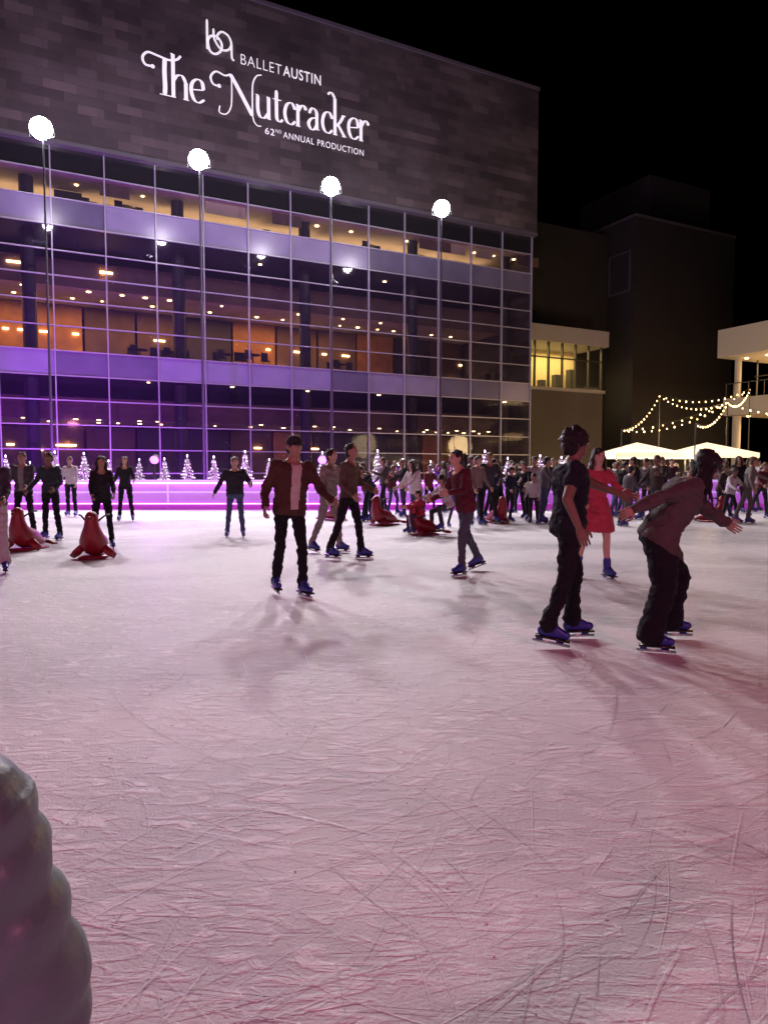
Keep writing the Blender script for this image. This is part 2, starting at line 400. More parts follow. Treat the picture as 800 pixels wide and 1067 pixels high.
    for ank, fd, fu in feet:
        c = ank-fu*.10*k; s_ = fd.cross(fu)
        def bx(c0, L0, L1, hw, z0_, z1_, m_):
            vs = [c0+fd*a+s_*b_+fu*c_ for c_ in (z0_, z1_) for a, b_ in ((L0, -hw), (L1, -hw), (L1, hw), (L0, hw))]
            ex.add(vs, [(0, 3, 2, 1), (4, 5, 6, 7), (0, 1, 5, 4), (1, 2, 6, 5), (2, 3, 7, 6), (3, 0, 4, 7)], m_)
        bx(c, -.085*k, .195*k, .036*k, -.012*k, .004*k, ED)
        bx(c, -.075*k, -.02*k, .011*k, -.034*k, -.011*k, BOOT); bx(c, .09*k, .15*k, .011*k, -.034*k, -.011*k, BOOT)
        bx(c, -.10*k, .205*k, .0025*k, -.055*k, -.033*k, STEEL)
        for a in (-.10*k, .205*k): zmin = min(zmin, (c+fd*a-fu*.055*k).z)
        # laces / cuff
        for j in range(4):
            q = ank+fd*(.056+.014*j)*k-fu*(.005+.012*j)*k; ex.tube([q-s_*.03*k, q+fd*.006*k, q+s_*.03*k], .004*k, EW, 5)
    # combine
    allv = np.vstack([co, np.array(ex.v)]); allv[:, 2] -= zmin
    faces = []; ls = 0
    lvl = lv.tolist()
    for n_ in lt.tolist():
        faces.append(tuple(lvl[ls:ls+n_])); ls += n_
    faces += [tuple(i+nv for i in f) for f in ex.f]
    bpy.data.meshes.remove(m2)
    me = bpy.data.meshes.new(name); me.from_pydata(allv.tolist(), [], faces)
    for m_ in M: me.materials.append(m_)
    me.polygons.foreach_set('material_index', mi.tolist()+ex.m); me.polygons.foreach_set('use_smooth', [True]*len(faces)); me.update()
    o = bpy.data.objects.new(name, me); COL.objects.link(o); o.location = (x, y, z0+.006+lift); o.rotation_euler = (0, 0, R(yaw))
    return o

BL = (.02, .02, .024); DK = (.010, .010, .013); NAVY = (.02, .025, .05)
# main skaters
person('ice_skater', 1.48, 5.55, 86, 1.67, lean=5, legs=((12, 4, 14), (-5, 6, 16)), arms=((62, 16, 8, 4), (-22, 28, 42, 10)), top=(.012, .013, .02), pants=DK, sleeves=False, skin='brown', hairlen='afro', hair=(.008, .006, .005), vox=.012, bulk=1.28, headyaw=15, wide=1.12, hem=-.07)
person('ice_skater', 2.20, 5.50, 78, 1.62, lean=32, legs=((28, 10, 34), (4, 14, 22)), arms=((46, 24, 10, 6), (-74, 20, 8, 0)), top=(.085, .062, .060), pants=DK, wide=1.75, skin='tan', hairlen='long', hair=(.008, .006, .005), vox=.012, bulk=1.42, female=True, headpitch=14, hem=-.10, hscale=1.15)
person('ice_skater', 2.70, 8.8, 10, 1.62, lean=3, legs=((10, 5, 16), (-10, 4, 12)), arms=((30, 25, 45, 10), (20, 25, 40, 10)), top=(.42, .06, .09), bare=True, skirt=True, skin='light', hairlen='long', female=True, hair=(.03, .015, .01))
person('ice_skater', 1.10, 9.3, -60, 1.66, lean=12, sidel=-5, legs=((22, 4, 20), (-16, 6, 20)), arms=((25, 18, 60, 15), (10, 22, 60, 20)), top=(.10, .02, .03), pants=(.07, .08, .11), bulk=1.15, skin='light', hairlen='pony', hem=-.1, female=True)
person('ice_skater', -1.04, 7.64, 30, 1.72, lean=6, sidel=3, legs=((14, 1, 14), (-6, 1, 14)), arms=((12, 28, 50, 18), (-10, 24, 50, 8)), top=(.07, .035, .028), pants=DK, shirt=(.5, .45, .42), hat=(.035, .035, .04), bulk=1.25, skin='tan', hem=-.09, vox=.013)
person('ice_skater', -.55, 10.8, 65, 1.76, lean=4, legs=((14, 5, 10), (-14, 5, 6)), arms=((12, 14, 55, 20), (0, 16, 50, 15)), top=(.10, .07, .055), pants=DK, bulk=1.12, skin='tan')
person('ice_skater', -.93, 11.7, 60, 1.70, lean=5, legs=((14, 4, 12), (-12, 5, 10)), arms=((12, 14, 35, 10), (0, 16, 30, 10)), top=(.30, .24, .22), pants=(.25, .22, .2), bulk=1.1, skin='light')
person('ice_skater', -3.1, 14.4, 10, 1.62, lean=4, legs=((8, 5, 10), (-2, 6, 6)), arms=((20, 30, 60, 25), (5, 30, 20, 5)), top=(.03, .03, .04), pants=(.06, .08, .16), bulk=1.25, skin='light', hairlen='short', hair=(.10, .05, .03))
person('ice_skater', -7.1, 19.0, 15, 1.72, legs=((6, 6, 8), (-4, 6, 6)), arms=((20, 20, 50, 15), (5, 20, 30, 5)), top=BL, pants=DK, skin='light', hairlen='long', hair=(.06, .03, .02), female=True)
person('ice_skater', -5.02, 12.3, 25, 1.60, lean=10, legs=((10, 5, 14), (0, 5, 8)), arms=((40, 8, 10, 8), (35, 8, 15, 8)), top=BL, pants=DK, skin='tan', hairlen='long', female=True, bulk=1.12)
person('ice_skater', -6.65, 13.8, -10, 1.70, legs=((4, 8, 4), (-4, 8, 4)), arms=((10, 22, 50, 20), (10, 22, 40, 12)), top=(.03, .04, .05), pants=DK, skin='brown', bulk=1.1)
person('ice_skater', -7.55, 14.5, 5, 1.72, legs=((6, 8, 6), (-2, 8, 4)), arms=((30, 10, 30, 10), (12, 18, 30, 12)), top=(.06, .06, .065), pants=DK, skin='tan', bulk=1.15, shirt=(.2, .2, .2))
person('ice_skater', -9.5, 21.0, 0, 1.75, top=(.55, .5, .55), pants=DK, skin='tan')
person('ice_skater', -5.32, 9.4, 20, 1.66, lean=6, legs=((14, 4, 16), (-14, 6, 14)), arms=((30, 8, 30, 8), (20, 18, 30, 12)), top=(.05, .045, .06), pants=(.42, .38, .40), skin='tan', bulk=1.15, wide=1.2)
person('ice_skater', .73, 15.9, -50, 1.60, lean=14, legs=((16, 5, 22), (-4, 5, 12)), arms=((45, 8, 25, 10), (35, 8, 25, 8)), top=(.6, .56, .58), pants=(.05, .07, .13), skin='light', hairlen='long', female=True, bulk=1.2, vox=.02)
person('ice_skater', 1.42, 15.2, -60, 1.55, lean=22, legs=((88, 10, 95), (70, 12, 80)), arms=((55, 10, 30, 10), (50, 10, 30, 10)), top=(.5, .45, .47), pants=(.05, .05, .06), skin='tan', hairlen='pony', female=True, bulk=1.1, vox=.02)
person('ice_skater', -.35, 18.6, -40, 1.66, lean=48, legs=((30, 6, 40), (15, 6, 30)), arms=((55, 8, 20, 8), (50, 8, 20, 8)), top=BL, pants=DK, skin='tan', vox=.02, bulk=1.15)
person('ice_skater', 2.35, 17.5, 40, 1.70, lean=4, top=(.22, .17, .15), pants=DK, skin='light', vox=.02, bulk=1.1)
person('ice_skater', 3.15, 19.3, -20, 1.66, lean=40, legs=((30, 6, 40), (12, 6, 26)), arms=((60, 8, 10, 6), (58, 8, 10, 6)), top=(.03, .03, .06), pants=DK, skin='tan', vox=.02)
# children
person('child_skater', .80, 14.95, -75, 1.12, lean=10, legs=((85, 14, 90), (80, 14, 86)), arms=((60, 10, 20, 8), (60, 10, 20, 8)), top=(.35, .03, .05), pants=(.05, .05, .08), skin='light', vox=.018, bulk=1.2, headk=1.15, lift=.03)
person('child_skater', 1.75, 17.0, 30, 1.15, lean=12, legs=((16, 8, 22), (-4, 8, 10)), arms=((50, 14, 20, 8), (40, 14, 20, 8)), top=(.08, .08, .3), pants=BL, skin='light', vox=.02, bulk=1.25, headk=1.15)
person('child_skater', 3.9, 18.0, -30, 1.25, lean=8, top=(.4, .4, .42), pants=BL, skin='tan', vox=.02, bulk=1.25, headk=1.12)
person('child_skater', 8.6, 19.0, 60, 1.2, lean=10, top=(.3, .04, .06), pants=NAVY, skin='tan', vox=.02, bulk=1.25, headk=1.12)
person('child_skater', -1.7, 19.5, 60, 1.2, lean=10, top=(.1, .03, .05), pants=NAVY, skin='tan', vox=.02, bulk=1.25, headk=1.12)
# crowd
tops = [BL, DK, (.05, .05, .06), NAVY, (.09, .08, .09), (.45, .43, .45), (.05, .03, .03), (.03, .03, .035), (.13, .03, .04), (.07, .06, .05), (.16, .14, .13), BL, DK]
pantc = [DK, BL, (.04, .055, .11), (.03, .03, .04), (.09, .08, .08)]
random.seed(21)
crowd = []
for px in (382, 400, 409, 420, 437, 447, 462, 478, 487, 496, 507, 513, 519, 531, 538, 546, 556, 566): crowd.append((px, random.uniform(18.0, 23.8)))
for px in (575, 588, 600, 640, 652, 662, 674, 684, 690, 750, 760, 768, 779, 786, 793, 806, 818, 645): crowd.append((px, random.uniform(17.0, 23.8)))
for px in (290, 300, 322, 395, 415, 430, 455, 470, 488, 500, 512, 525, 535, 540, 560, 570, 640, 648, 655, 661, 668, 674, 680, 686, 692, 698, 705, 712, 720, 727, 735, 742, 748, 757, 763, 770, 777, 782, 789, 795, 803, 810): crowd.append((px, random.uniform(25.6, 29.5)))
for px in range(404, 812, 14): crowd.append((px+random.uniform(-6, 6), random.uniform(29.6, 33)))
for i, (px, Y) in enumerate(crowd):
    X = (px-400)/720*Y
    fem = random.random() < .45
    person('ice_skater' if Y < 24.5 else 'spectator', X, Y, random.uniform(-110, 110), random.uniform(1.42, 1.82), lean=random.uniform(0, 16),
           legs=((random.uniform(0, 24), 5, random.uniform(4, 26)), (random.uniform(-20, 4), 6, random.uniform(3, 14))),
           arms=((random.uniform(-5, 50), random.uniform(8, 32), random.uniform(15, 80), 12), (random.uniform(-15, 30), random.uniform(8, 30), random.uniform(15, 70), 12)),
           top=random.choice(tops), pants=random.choice(pantc), skin=random.choice(['light', 'tan', 'brown', 'tan']), hairlen=random.choice(['long', 'pony']) if fem else 'short',
           hair=random.choice([(.015, .01, .008), (.05, .03, .015), (.12, .07, .03)]), female=fem, bulk=random.uniform(1.05, 1.25), vox=.028)
# bystander in puffer jacket close to the camera
person('bystander_in_puffer_jacket', -.555, .62, 205, 1.255, lean=0, arms=((10, 8, 30, 4), (2, 16, 8, 14)), puffer=True, bulk=1.30, pants=BL, boots=(.1, .1, .1), vox=.007, hair=(.06, .03, .015))

# skating aids: seal-shaped sliders with a push handle
def aid(x, y, rz=0, s=1.0):
    b = MB()
    b.tube([(0, .62, .10), (0, .52, .09), (0, .38, .14), (0, .20, .20), (0, .0, .235), (0, -.13, .30), (0, -.19, .42), (0, -.20, .54), (0, -.195, .64), (0, -.20, .72), (0, -.21, .77), (0, -.215, .79)],
           [(.03, .015), (.06, .04), (.12, .10), (.18, .165), (.225, .20), (.215, .19), (.17, .15), (.125, .12), (.105, .11), (.10, .10), (.065, .065), (.02, .02)], 0, 20, side=(1, 0, 0))
    b.ellipsoid((0, -.30, .68), ((.055, 0, 0), (0, .065, 0), (0, 0, .042)), 0); b.ellipsoid((0, -.365, .69), ((.016, 0, 0), (0, .012, 0), (0, 0, .012)), 1)
    for sd in (-1, 1):
        b.ellipsoid((sd*.055, -.285, .735), ((.014, 0, 0), (0, .014, 0), (0, 0, .014)), 1)
        b.tube([(sd*.16, -.1, .2), (sd*.26, -.12, .10), (sd*.34, -.08, .03)], [(.07, .035), (.075, .03), (.05, .015)], 0, 10)
        b.tube([(sd*.02, .6, .10), (sd*.10, .68, .07), (sd*.17, .76, .05)], [(.04, .02), (.06, .018), (.03, .01)], 0, 8)
        b.tube([(sd*.09, -.17, .62), (sd*.15, -.10, .68), (sd*.20, -.04, .72), (sd*.24, .02, .72)], .017, 1, 8)
    b.box(-.21, .21, -.28, .42, .004, .035, 0)
    o = b.obj('skating_aid', [mat('red_plastic', (.22, .008, .018), .38, var=.25, vscale=5), mat('black_grip', (.02, .02, .02), .6)], smooth=True)
    o.location = (x, y, .006); o.rotation_euler = (0, 0, rz); o.scale = (s, s, s)
aid(-4.62, 11.0, .2, .95); aid(-6.30, 12.1, -.1, .95); aid(-.05, 17.5, -.9, .95); aid(.80, 14.95, -1.3, .85); aid(3.0, 18.2, .5, .9); aid(-1.3, 19.2, 1, .85); aid(8.9, 18.6, 1, .9)

# ------------------------------------------------------------ ground and ice
g = MB(); g.add([(-1500, -1500, -.03), (1500, -1500, -.03), (1500, 1500, -.03), (-1500, 1500, -.03)], [(0, 1, 2, 3)], 0)
g.obj('ground', [mat('plaza_concrete', (.10, .095, .09), .85, bump=.3, vscale=.6)])
ic = MB(); ic.add([(-20, -7, 0), (22, -7, 0), (22, 24.5, 0), (-20, 24.5, 0)], [(0, 1, 2, 3)], 0)
ic.obj('ice_rink', [ice_mat()])
# skate marks: thin curved grooves cut by blades and ridges of snow thrown beside them
random.seed(99)
sk = MB(); lay = 0
def mark(x, y, a, L_, curv, w, m):
    global lay
    n = 9; z = .0008+.0000010*lay; lay += 1; vs = []; px_, py_ = x, y
    for i in range(n):
        t = i/(n-1); nx, ny = -math.sin(a), math.cos(a); ww = w*math.sin(math.pi*min(max(t, .04), .96))**.4/2
        vs += [(px_+nx*ww, py_+ny*ww, z), (px_-nx*ww, py_-ny*ww, z)]
        px_ += math.cos(a)*L_/(n-1); py_ += math.sin(a)*L_/(n-1); a += curv*L_/(n-1)
    sk.add(vs, [(2*i, 2*i+1, 2*i+3, 2*i+2) for i in range(n-1)], m)
for i in range(5200):
    y = 1.1+20*random.random()**1.7; x = random.uniform(-1, 1)*(1.2+y*.75)
    a = random.gauss(.1, .6) if random.random() < .78 else random.uniform(0, 6.28)
    L_ = random.uniform(.08, .45)*(1+random.random()*y*.35)
    if random.random() < .06: L_ *= 3
    mark(x, y, a, L_, random.gauss(0, .6), random.uniform(.0012, .0030)*(1+y*.11), random.choice((0, 0, 0, 0, 1, 1, 2)))
sk.obj('skate_marks', [mat('snow_ridge', (.78, .76, .78), .7), mat('blade_groove', (.44, .41, .44), .5), mat('deep_groove', (.36, .33, .37), .4)])
ch = MB()
for i in range(520):
    y = 1.2+12*random.random()**1.6; x = random.uniform(-1, 1)*(1+y*.7); s = random.uniform(.002, .006)
    ch.ellipsoid((x, y, s*.4), ((s, 0, 0), (0, s*.7, 0), (0, 0, s*.5)), 0, 5, 3)
ch.obj('ice_shavings', [mat('snow', (.85, .86, .9), .6)])

# rink dasher fence
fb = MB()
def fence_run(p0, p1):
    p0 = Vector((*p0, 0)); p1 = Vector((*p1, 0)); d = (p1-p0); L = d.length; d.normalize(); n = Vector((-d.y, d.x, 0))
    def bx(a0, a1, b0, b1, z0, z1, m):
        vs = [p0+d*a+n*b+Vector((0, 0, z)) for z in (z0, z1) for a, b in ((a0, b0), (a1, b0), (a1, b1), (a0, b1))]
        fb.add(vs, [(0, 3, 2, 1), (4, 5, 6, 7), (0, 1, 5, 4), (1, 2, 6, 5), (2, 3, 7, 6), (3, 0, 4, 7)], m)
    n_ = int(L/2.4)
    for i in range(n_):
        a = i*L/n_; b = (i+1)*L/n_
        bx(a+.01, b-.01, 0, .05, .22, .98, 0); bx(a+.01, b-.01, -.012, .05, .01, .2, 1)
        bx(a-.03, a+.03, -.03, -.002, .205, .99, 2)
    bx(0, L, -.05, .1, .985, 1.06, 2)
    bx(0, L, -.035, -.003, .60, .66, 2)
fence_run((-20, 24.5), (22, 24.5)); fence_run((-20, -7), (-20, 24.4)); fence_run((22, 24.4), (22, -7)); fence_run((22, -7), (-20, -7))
fb.obj('rink_barrier', [mat('barrier_board', (.45, .35, .5), .4, emit=(.46, .07, .66), estr=.62, var=.3, vscale=.6), mat('kick_plate', (.30, .10, .28), .5, emit=(.55, .03, .55), estr=.55), mat('barrier_rail', (.6, .55, .68), .4, emit=(.62, .30, .95), estr=.75)])  # purple light on boards, kick plate and rail is painted in as emission

# ------------------------------------------------------------ concert hall
A = math.atan2(.4521, .892); O = (10.07, 48.2, 0)
hall = empty('concert_hall', O, A)
clad = cladding_mat()
NC = 25; CW = 2.468; s0 = -NC*CW
rows = [17.4]
for i in range(14): rows.append(rows[-1]-(1.3 if i < 3 else 1.2273))
rows[-1] = 0.02
b = MB(); b.box(s0, 0.15, -.35, 26, 17.45, 26.8, 0); b.box(s0, .22, -.42, 26.1, 26.803, 27.0, 1); b.box(s0, .18, -.40, .3, 17.25, 17.447, 1)
b.box(-.02, .14, .12, 26, 0, 17.24, 0); b.box(s0, s0+.3, .2, 26, 0, 17.24, 0); b.box(s0+.3, -.03, 25.6, 26, 0, 17.24, 0)
b.obj('upper_cladding', [clad, mat('coping_metal', (.25, .24, .26), .4, .6)], hall)
gm = glass_mat()
gl = MB(); spn = MB(); random.seed(3)
for c in range(NC):
    for r in range(14):
        x0 = s0+c*CW+.03; x1 = x0+CW-.06; z1 = rows[r]-.03; z0 = rows[r+1]+.03
        if r in (0, 2, 8):
            m = 2 if r == 0 else random.choice((0, 0, 1))
            spn.add([(x0, .04, z0), (x1, .04, z0), (x1, .04, z1), (x0, .04, z1)], [(0, 1, 2, 3)], m)
        else:
            j = [random.uniform(-.010, .010) for _ in range(3)]
            gl.add([(x0, .04+j[0], z0), (x1, .04+j[1], z0), (x1, .04+j[1]+j[2], z1), (x0, .04+j[0]+j[2], z1)], [(0, 1, 2, 3)], 0)
gl.obj('window_glass', [gm], hall)
spn.obj('spandrel_panels', [mat('spandrel_a', (.27, .25, .36), .25, vscale=.7, var=.3), mat('spandrel_b', (.14, .13, .19), .25, vscale=.7, var=.3), mat('spandrel_dark', (.02, .02, .022), .15)], hall)
mu = MB()
for c in range(NC+1):
    x = s0+c*CW; mu.box(x-.03, x+.03, -.09, .10, 0, 17.24, 0)
for r in range(1, 15):
    z = rows[r] if r < 14 else .06
    mu.box(s0, 0, -.05, .08, z-.028, z+.028, 0)
mu.obj('mullions', [mat('mullion_aluminium', (.42, .42, .46), .4, .3)], hall)
it = MB()
TAN, DARK, WOOD, DARKW, FL, COLM, BUL = range(7)
x0 = s0+.4; x1 = -.1
it.box(x0, x1, .2, 12, 16.15, 16.4, TAN)
it.box(x0, x1, .15, 12, rows[3]+.05, rows[2]-.05, DARK)
it.box(x0, x1, .15, 12, rows[9]+.05, rows[8]-.05, DARK)
it.box(x0, x1, 3.2, 12, 11.35, 11.9, TAN); it.box(x0, x1, 3.1, 3.19, 11.3, 12.7, DARKW)
it.box(x0, x1, 2.4, 12, 4.2, 4.6, TAN); it.box(x0, x1, 2.3, 2.39, 4.15, 5.3, DARKW)
it.box(x0, x1, 12.01, 12.3, 0, 16.1, DARKW)
random.seed(14)
for i in range(20):
    xa = x0+i*3.05
    it.box(xa+.05, xa+2.95, 5.8, 6.0, 14.9, 16.1, random.choice([TAN, TAN, WOOD, DARKW, DARKW]))
    it.box(xa+.05, xa+2.95, 8.0, 8.2, 7.4, 11.3, random.choice([DARKW, DARKW, DARKW, DARK, DARKW, DARK]) if i not in (6, 9, 10, 14, 17) else WOOD)
    it.box(xa+.05, xa+2.95, 9.0, 9.2, .02, 4.1, random.choice([DARKW, DARK, WOOD, DARK]))
for i in range(60):
    xa = random.uniform(x0, x1); w_ = random.uniform(.3, 1.6); it.box(xa, xa+w_, 2.0+.05*i, 2.01+.05*i, 14.85, 14.85+random.uniform(.6, 1.28), random.choice([COLM, DARKW]))
for i in range(14):
    xa = random.uniform(x0, x1); w_ = random.uniform(1.0, 2.4); it.box(xa, xa+w_, .5+.01*i, .51+.01*i, 15.5, 16.13, random.choice([DARKW, TAN]))
for i in range(9):
    xx = x0+1.0+i*CW*3
    it.tube([(xx, 1.5, 0), (xx, 1.5, rows[9])], .34, COLM, 16); it.tube([(xx, 1.5, rows[8]), (xx, 1.5, rows[3])], .34, COLM, 16); it.tube([(xx, 1.5, rows[2]), (xx, 1.5, 16.14)], .34, COLM, 16)
for (zc, ys, dx) in ((16.14, (1.5, 4.5), 1.9), (11.34, (4.0, 6.0), 1.5), (4.19, (3.0, 5.5), 1.2), (rows[3]+.04, (2.0,), 4.2), (rows[9]+.04, (1.2,), 5.0)):
    for yy in ys:
        xx = x0+.8
        while xx < x1:
            if random.random() < .72: it.tube([(xx, yy, zc), (xx, yy, zc-.03)], random.uniform(.07, .13), BUL, 8)
            xx += dx*random.uniform(.8, 1.2)
for i in range(60):
    xa = random.uniform(x0, x1); zz = random.choice((9.6, 9.6, 8.4, 2.9, 2.6, 15.6, 12.2)); yy = 5.75 if zz > 15 else (3.0 if zz > 12 else (7.9 if zz > 5 else 8.9))
    it.box(xa, xa+random.uniform(.25, .8), yy, yy+.06, zz, zz+.10, BUL)
for i in range(26):
    xa = random.uniform(x0, x1); zf = rows[2]-.05 if i % 2 else rows[8]-.05; yy = random.uniform(1.0, 3.0)
    it.tube([(xa, yy, zf), (xa, yy, zf+.72)], .04, COLM, 6); it.tube([(xa, yy, zf+.72), (xa, yy, zf+.76)], .45, COLM, 12)
    for a in (0, 2.1, 4.2):
        cx = xa+.75*math.cos(a); cy = yy+.6*math.sin(a)
        it.box(cx-.2, cx+.2, cy-.2, cy+.2, zf+.42, zf+.46, COLM); it.box(cx-.2, cx+.2, cy+.18, cy+.22, zf+.46, zf+.95, COLM)
        it.box(cx-.19, cx-.16, cy-.19, cy-.16, zf, zf+.42, COLM); it.box(cx+.16, cx+.19, cy-.19, cy-.16, zf, zf+.42, COLM)
it.obj('lobby_interior', [mat('plaster_ceiling', (.55, .44, .33), .8, var=.35, vscale=.8), mat('slab_edge', (.05, .045, .05), .7), mat('wood_panel', (.45, .20, .06), .5, var=.5, vscale=1.5), mat('dark_wall', (.14, .085, .06), .7, var=.5, vscale=1),
                           mat('floor_finish', (.2, .15, .1), .5), mat('dark_column', (.03, .027, .03), .5), mat('downlight', (1, .8, .5), emit=(1, .62, .25), estr=18, sample=False)], hall)
def hall_area(name, x, y, z, sx, sy, e, col, up=True):
    l = light(name, 'AREA', (x, y, z), e, col, parent=hall, shape='RECTANGLE', size=sx, size_y=sy)
    l.rotation_euler = (math.pi, 0, 0) if up else (0, 0, 0); return l
xm = (x0+x1)/2; XL = (x1-x0)
hall_area('upper_uplight', xm, 3.5, 14.9, XL*.96, 1.5, 1100, (1, .70, .36))
hall_area('mid_downlight', xm-4, 5.8, 11.2, XL*.8, 1.2, 2000, (1, .52, .17), False)
hall_area('low_downlight', xm, 5.2, 4.1, XL*.96, 1.2, 450, (1, .55, .22), False)

# neighbouring volumes
dkst = mat('dark_stone', (.034, .031, .032), .8, var=.3, vscale=.4, bump=.2, bscale=3)
mid = mat('grey_stone', (.11, .10, .095), .8, var=.2, vscale=.5)
ann = empty('annex_building', O, A)
b = MB(); b.box(.2, 13.6, 6.8, 24, 0, 21.4, 0); b.box(.2, 9.8, 3.2, 6.78, 0, 7.45, 1)
b.box(.2, 10.1, 2.9, 6.78, 11.1, 12.3, 2); b.box(.2, 9.95, 3.05, 6.78, 7.453, 7.7, 2)
for i in range(8):
    x = .3+i*9.3/7; b.box(x-.05, x+.05, 3.1, 3.3, 7.703, 11.097, 3)
b.box(.3, 9.6, 3.12, 3.28, 9.9, 9.98, 3)
b.box(.3, 9.7, 6.4, 6.7, 7.705, 11.09, 4)
for i in range(6):
    b.box(1.0+i*1.5, 1.5+i*1.5, 5.5, 6.0, 7.705, 8.6+.5*(i % 3), 3)
b.obj('annex_walls', [dkst, mid, mat('light_concrete', (.42, .40, .38), .7), mat('dark_frame', (.05, .05, .05), .5), mat('cream_wall', (.75, .62, .35), .8)], ann)
l = light('annex_light', 'AREA', (5, 4.8, 10.9), 460, (1, .76, .32), parent=ann, shape='RECTANGLE', size=9, size_y=2)
b = MB(); b.add([(.3, 3.2, 7.7), (9.7, 3.2, 7.7), (9.7, 3.2, 11.1), (.3, 3.2, 11.1)], [(0, 1, 2, 3)], 0); b.obj('annex_glass', [glass_mat('annex_glass', .12, (.95, .93, .85))], ann)
st = empty('stage_tower_building', O, A)
b = MB(); b.box(13.62, 25.8, 3.76, 22, 0, 22.1, 0); b.box(17.95, 25.7, 6.4, 15, 22.103, 27.2, 0)
b.box(13.55, 25.87, 3.69, 22.1, 22.105, 22.3, 1)
for (ya, yb, za, zb) in ((4.2, 6.6, 16.2, 16.32), (4.2, 6.6, 19.4, 19.52)): b.box(13.54, 13.615, ya, yb, za, zb, 1)
for ya in (4.2, 6.48): b.box(13.54, 13.615, ya, ya+.12, 16.325, 19.395, 1)
b.obj('tower_walls', [dkst, mat('tower_trim', (.10, .09, .10), .6)], st)

# pavilion on the right
pv = empty('terrace_pavilion', (23.8, 50, 0), A)
b = MB()
b.box(0, 26, -24, 0, 9.4, 11.35, 0); b.box(.5, 26, -23.5, -.2, 5.3, 6.5, 0)
b.box(3.2, 26, -23, -.5, 6.51, 6.7, 2)
for i in range(6):
    y = -.8-i*4.4; b.tube([(1.2, y, 0), (1.2, y, 5.29)], .28, 0, 14); b.tube([(1.2, y, 6.52), (1.2, y, 9.39)], .22, 0, 14)
b.box(9, 9.3, -23, -.5, 6.71, 9.39, 3); b.box(8, 8.3, -23, -.5, 0, 5.29, 3)
for i in range(18):
    y = -.7-i*1.3; b.box(3.4, 3.48, y-.04, y+.04, 6.71, 9.39, 4)
b.box(3.41, 3.47, -23, -.5, 8.2, 8.27, 4)
for i in range(14):
    b.tube([(1.8, -1-i*1.6, 9.39), (1.8, -1-i*1.6, 9.35)], .12, 5, 8); b.tube([(2.2, -1-i*1.6, 5.29), (2.2, -1-i*1.6, 5.25)], .12, 5, 8)
b.box(.5, .56, -23.4, -.3, 7.5, 7.56, 4)
for i in range(40): b.box(.51, .55, -.4-i*.58, -.37-i*.58, 6.51, 7.49, 4)
b.obj('pavilion_frame', [mat('white_render', (.6, .57, .53), .7, var=.08), mid, mat('pavilion_floor', (.3, .25, .2), .7), mat('warm_wall', (.7, .5, .28), .7, var=.3, vscale=1.5), MATS['dark_frame'], MATS['downlight']], pv)
light('pavilion_upper_light', 'AREA', (5.5, -12, 9.2), 3400, (1, .65, .3), parent=pv, shape='RECTANGLE', size=5, size_y=22)
light('pavilion_lower_light', 'AREA', (4.5, -12, 5.1), 3000, (1, .62, .28), parent=pv, shape='RECTANGLE', size=5, size_y=22)

# ------------------------------------------------------------ projected title on the facade
sign = empty('projected_title_sign', O, A)
def catmull(pts, n=8):
    p = [Vector(q) for q in pts]; p = [p[0]*2-p[1]]+p+[p[-1]*2-p[-2]]; out = []
    for i in range(1, len(p)-2):
        for j in range(n):
            t = j/n; a, b_, c, d = p[i-1:i+3]
            out.append(.5*((2*b_)+(c-a)*t+(2*a-5*b_+4*c-d)*t*t+(3*b_-a-3*c+d)*t**3))
    out.append(p[-2]); return out
tb = MB(); layer = [0]
def stroke(pts, ox, oz, sc, thick=.165, thin=.045, sx=1.0, straight=False, taper=True):
    P_ = [Vector((q[0]*sx, q[1])) for q in pts] if straight else catmull([(q[0]*sx, q[1]) for q in pts])
    y = -.365-.0015*layer[0]; layer[0] += 1
    vs = []; n = len(P_)
    for i, p in enumerate(P_):
        t = (P_[min(i+1, n-1)]-P_[max(i-1, 0)]).normalized(); w = thin+(thick-thin)*abs(t.y)**1.5
        if taper and not straight and i in (0, n-1): w *= .6
        nn = Vector((-t.y, t.x))*w/2
        for q in (p+nn, p-nn): vs.append((ox+q.x*sc, y, oz+q.y*sc))
    tb.add(vs, [(2*i, 2*i+1, 2*i+3, 2*i+2) for i in range(n-1)], 0)
def dot(cx, cz, r, ox, oz, sc):
    y = -.365-.0015*layer[0]; layer[0] += 1
    tb.add([(ox+(cx+r*math.cos(a*math.pi/8))*sc, y, oz+(cz+r*math.sin(a*math.pi/8))*sc) for a in range(16)], [tuple(range(16))], 0)
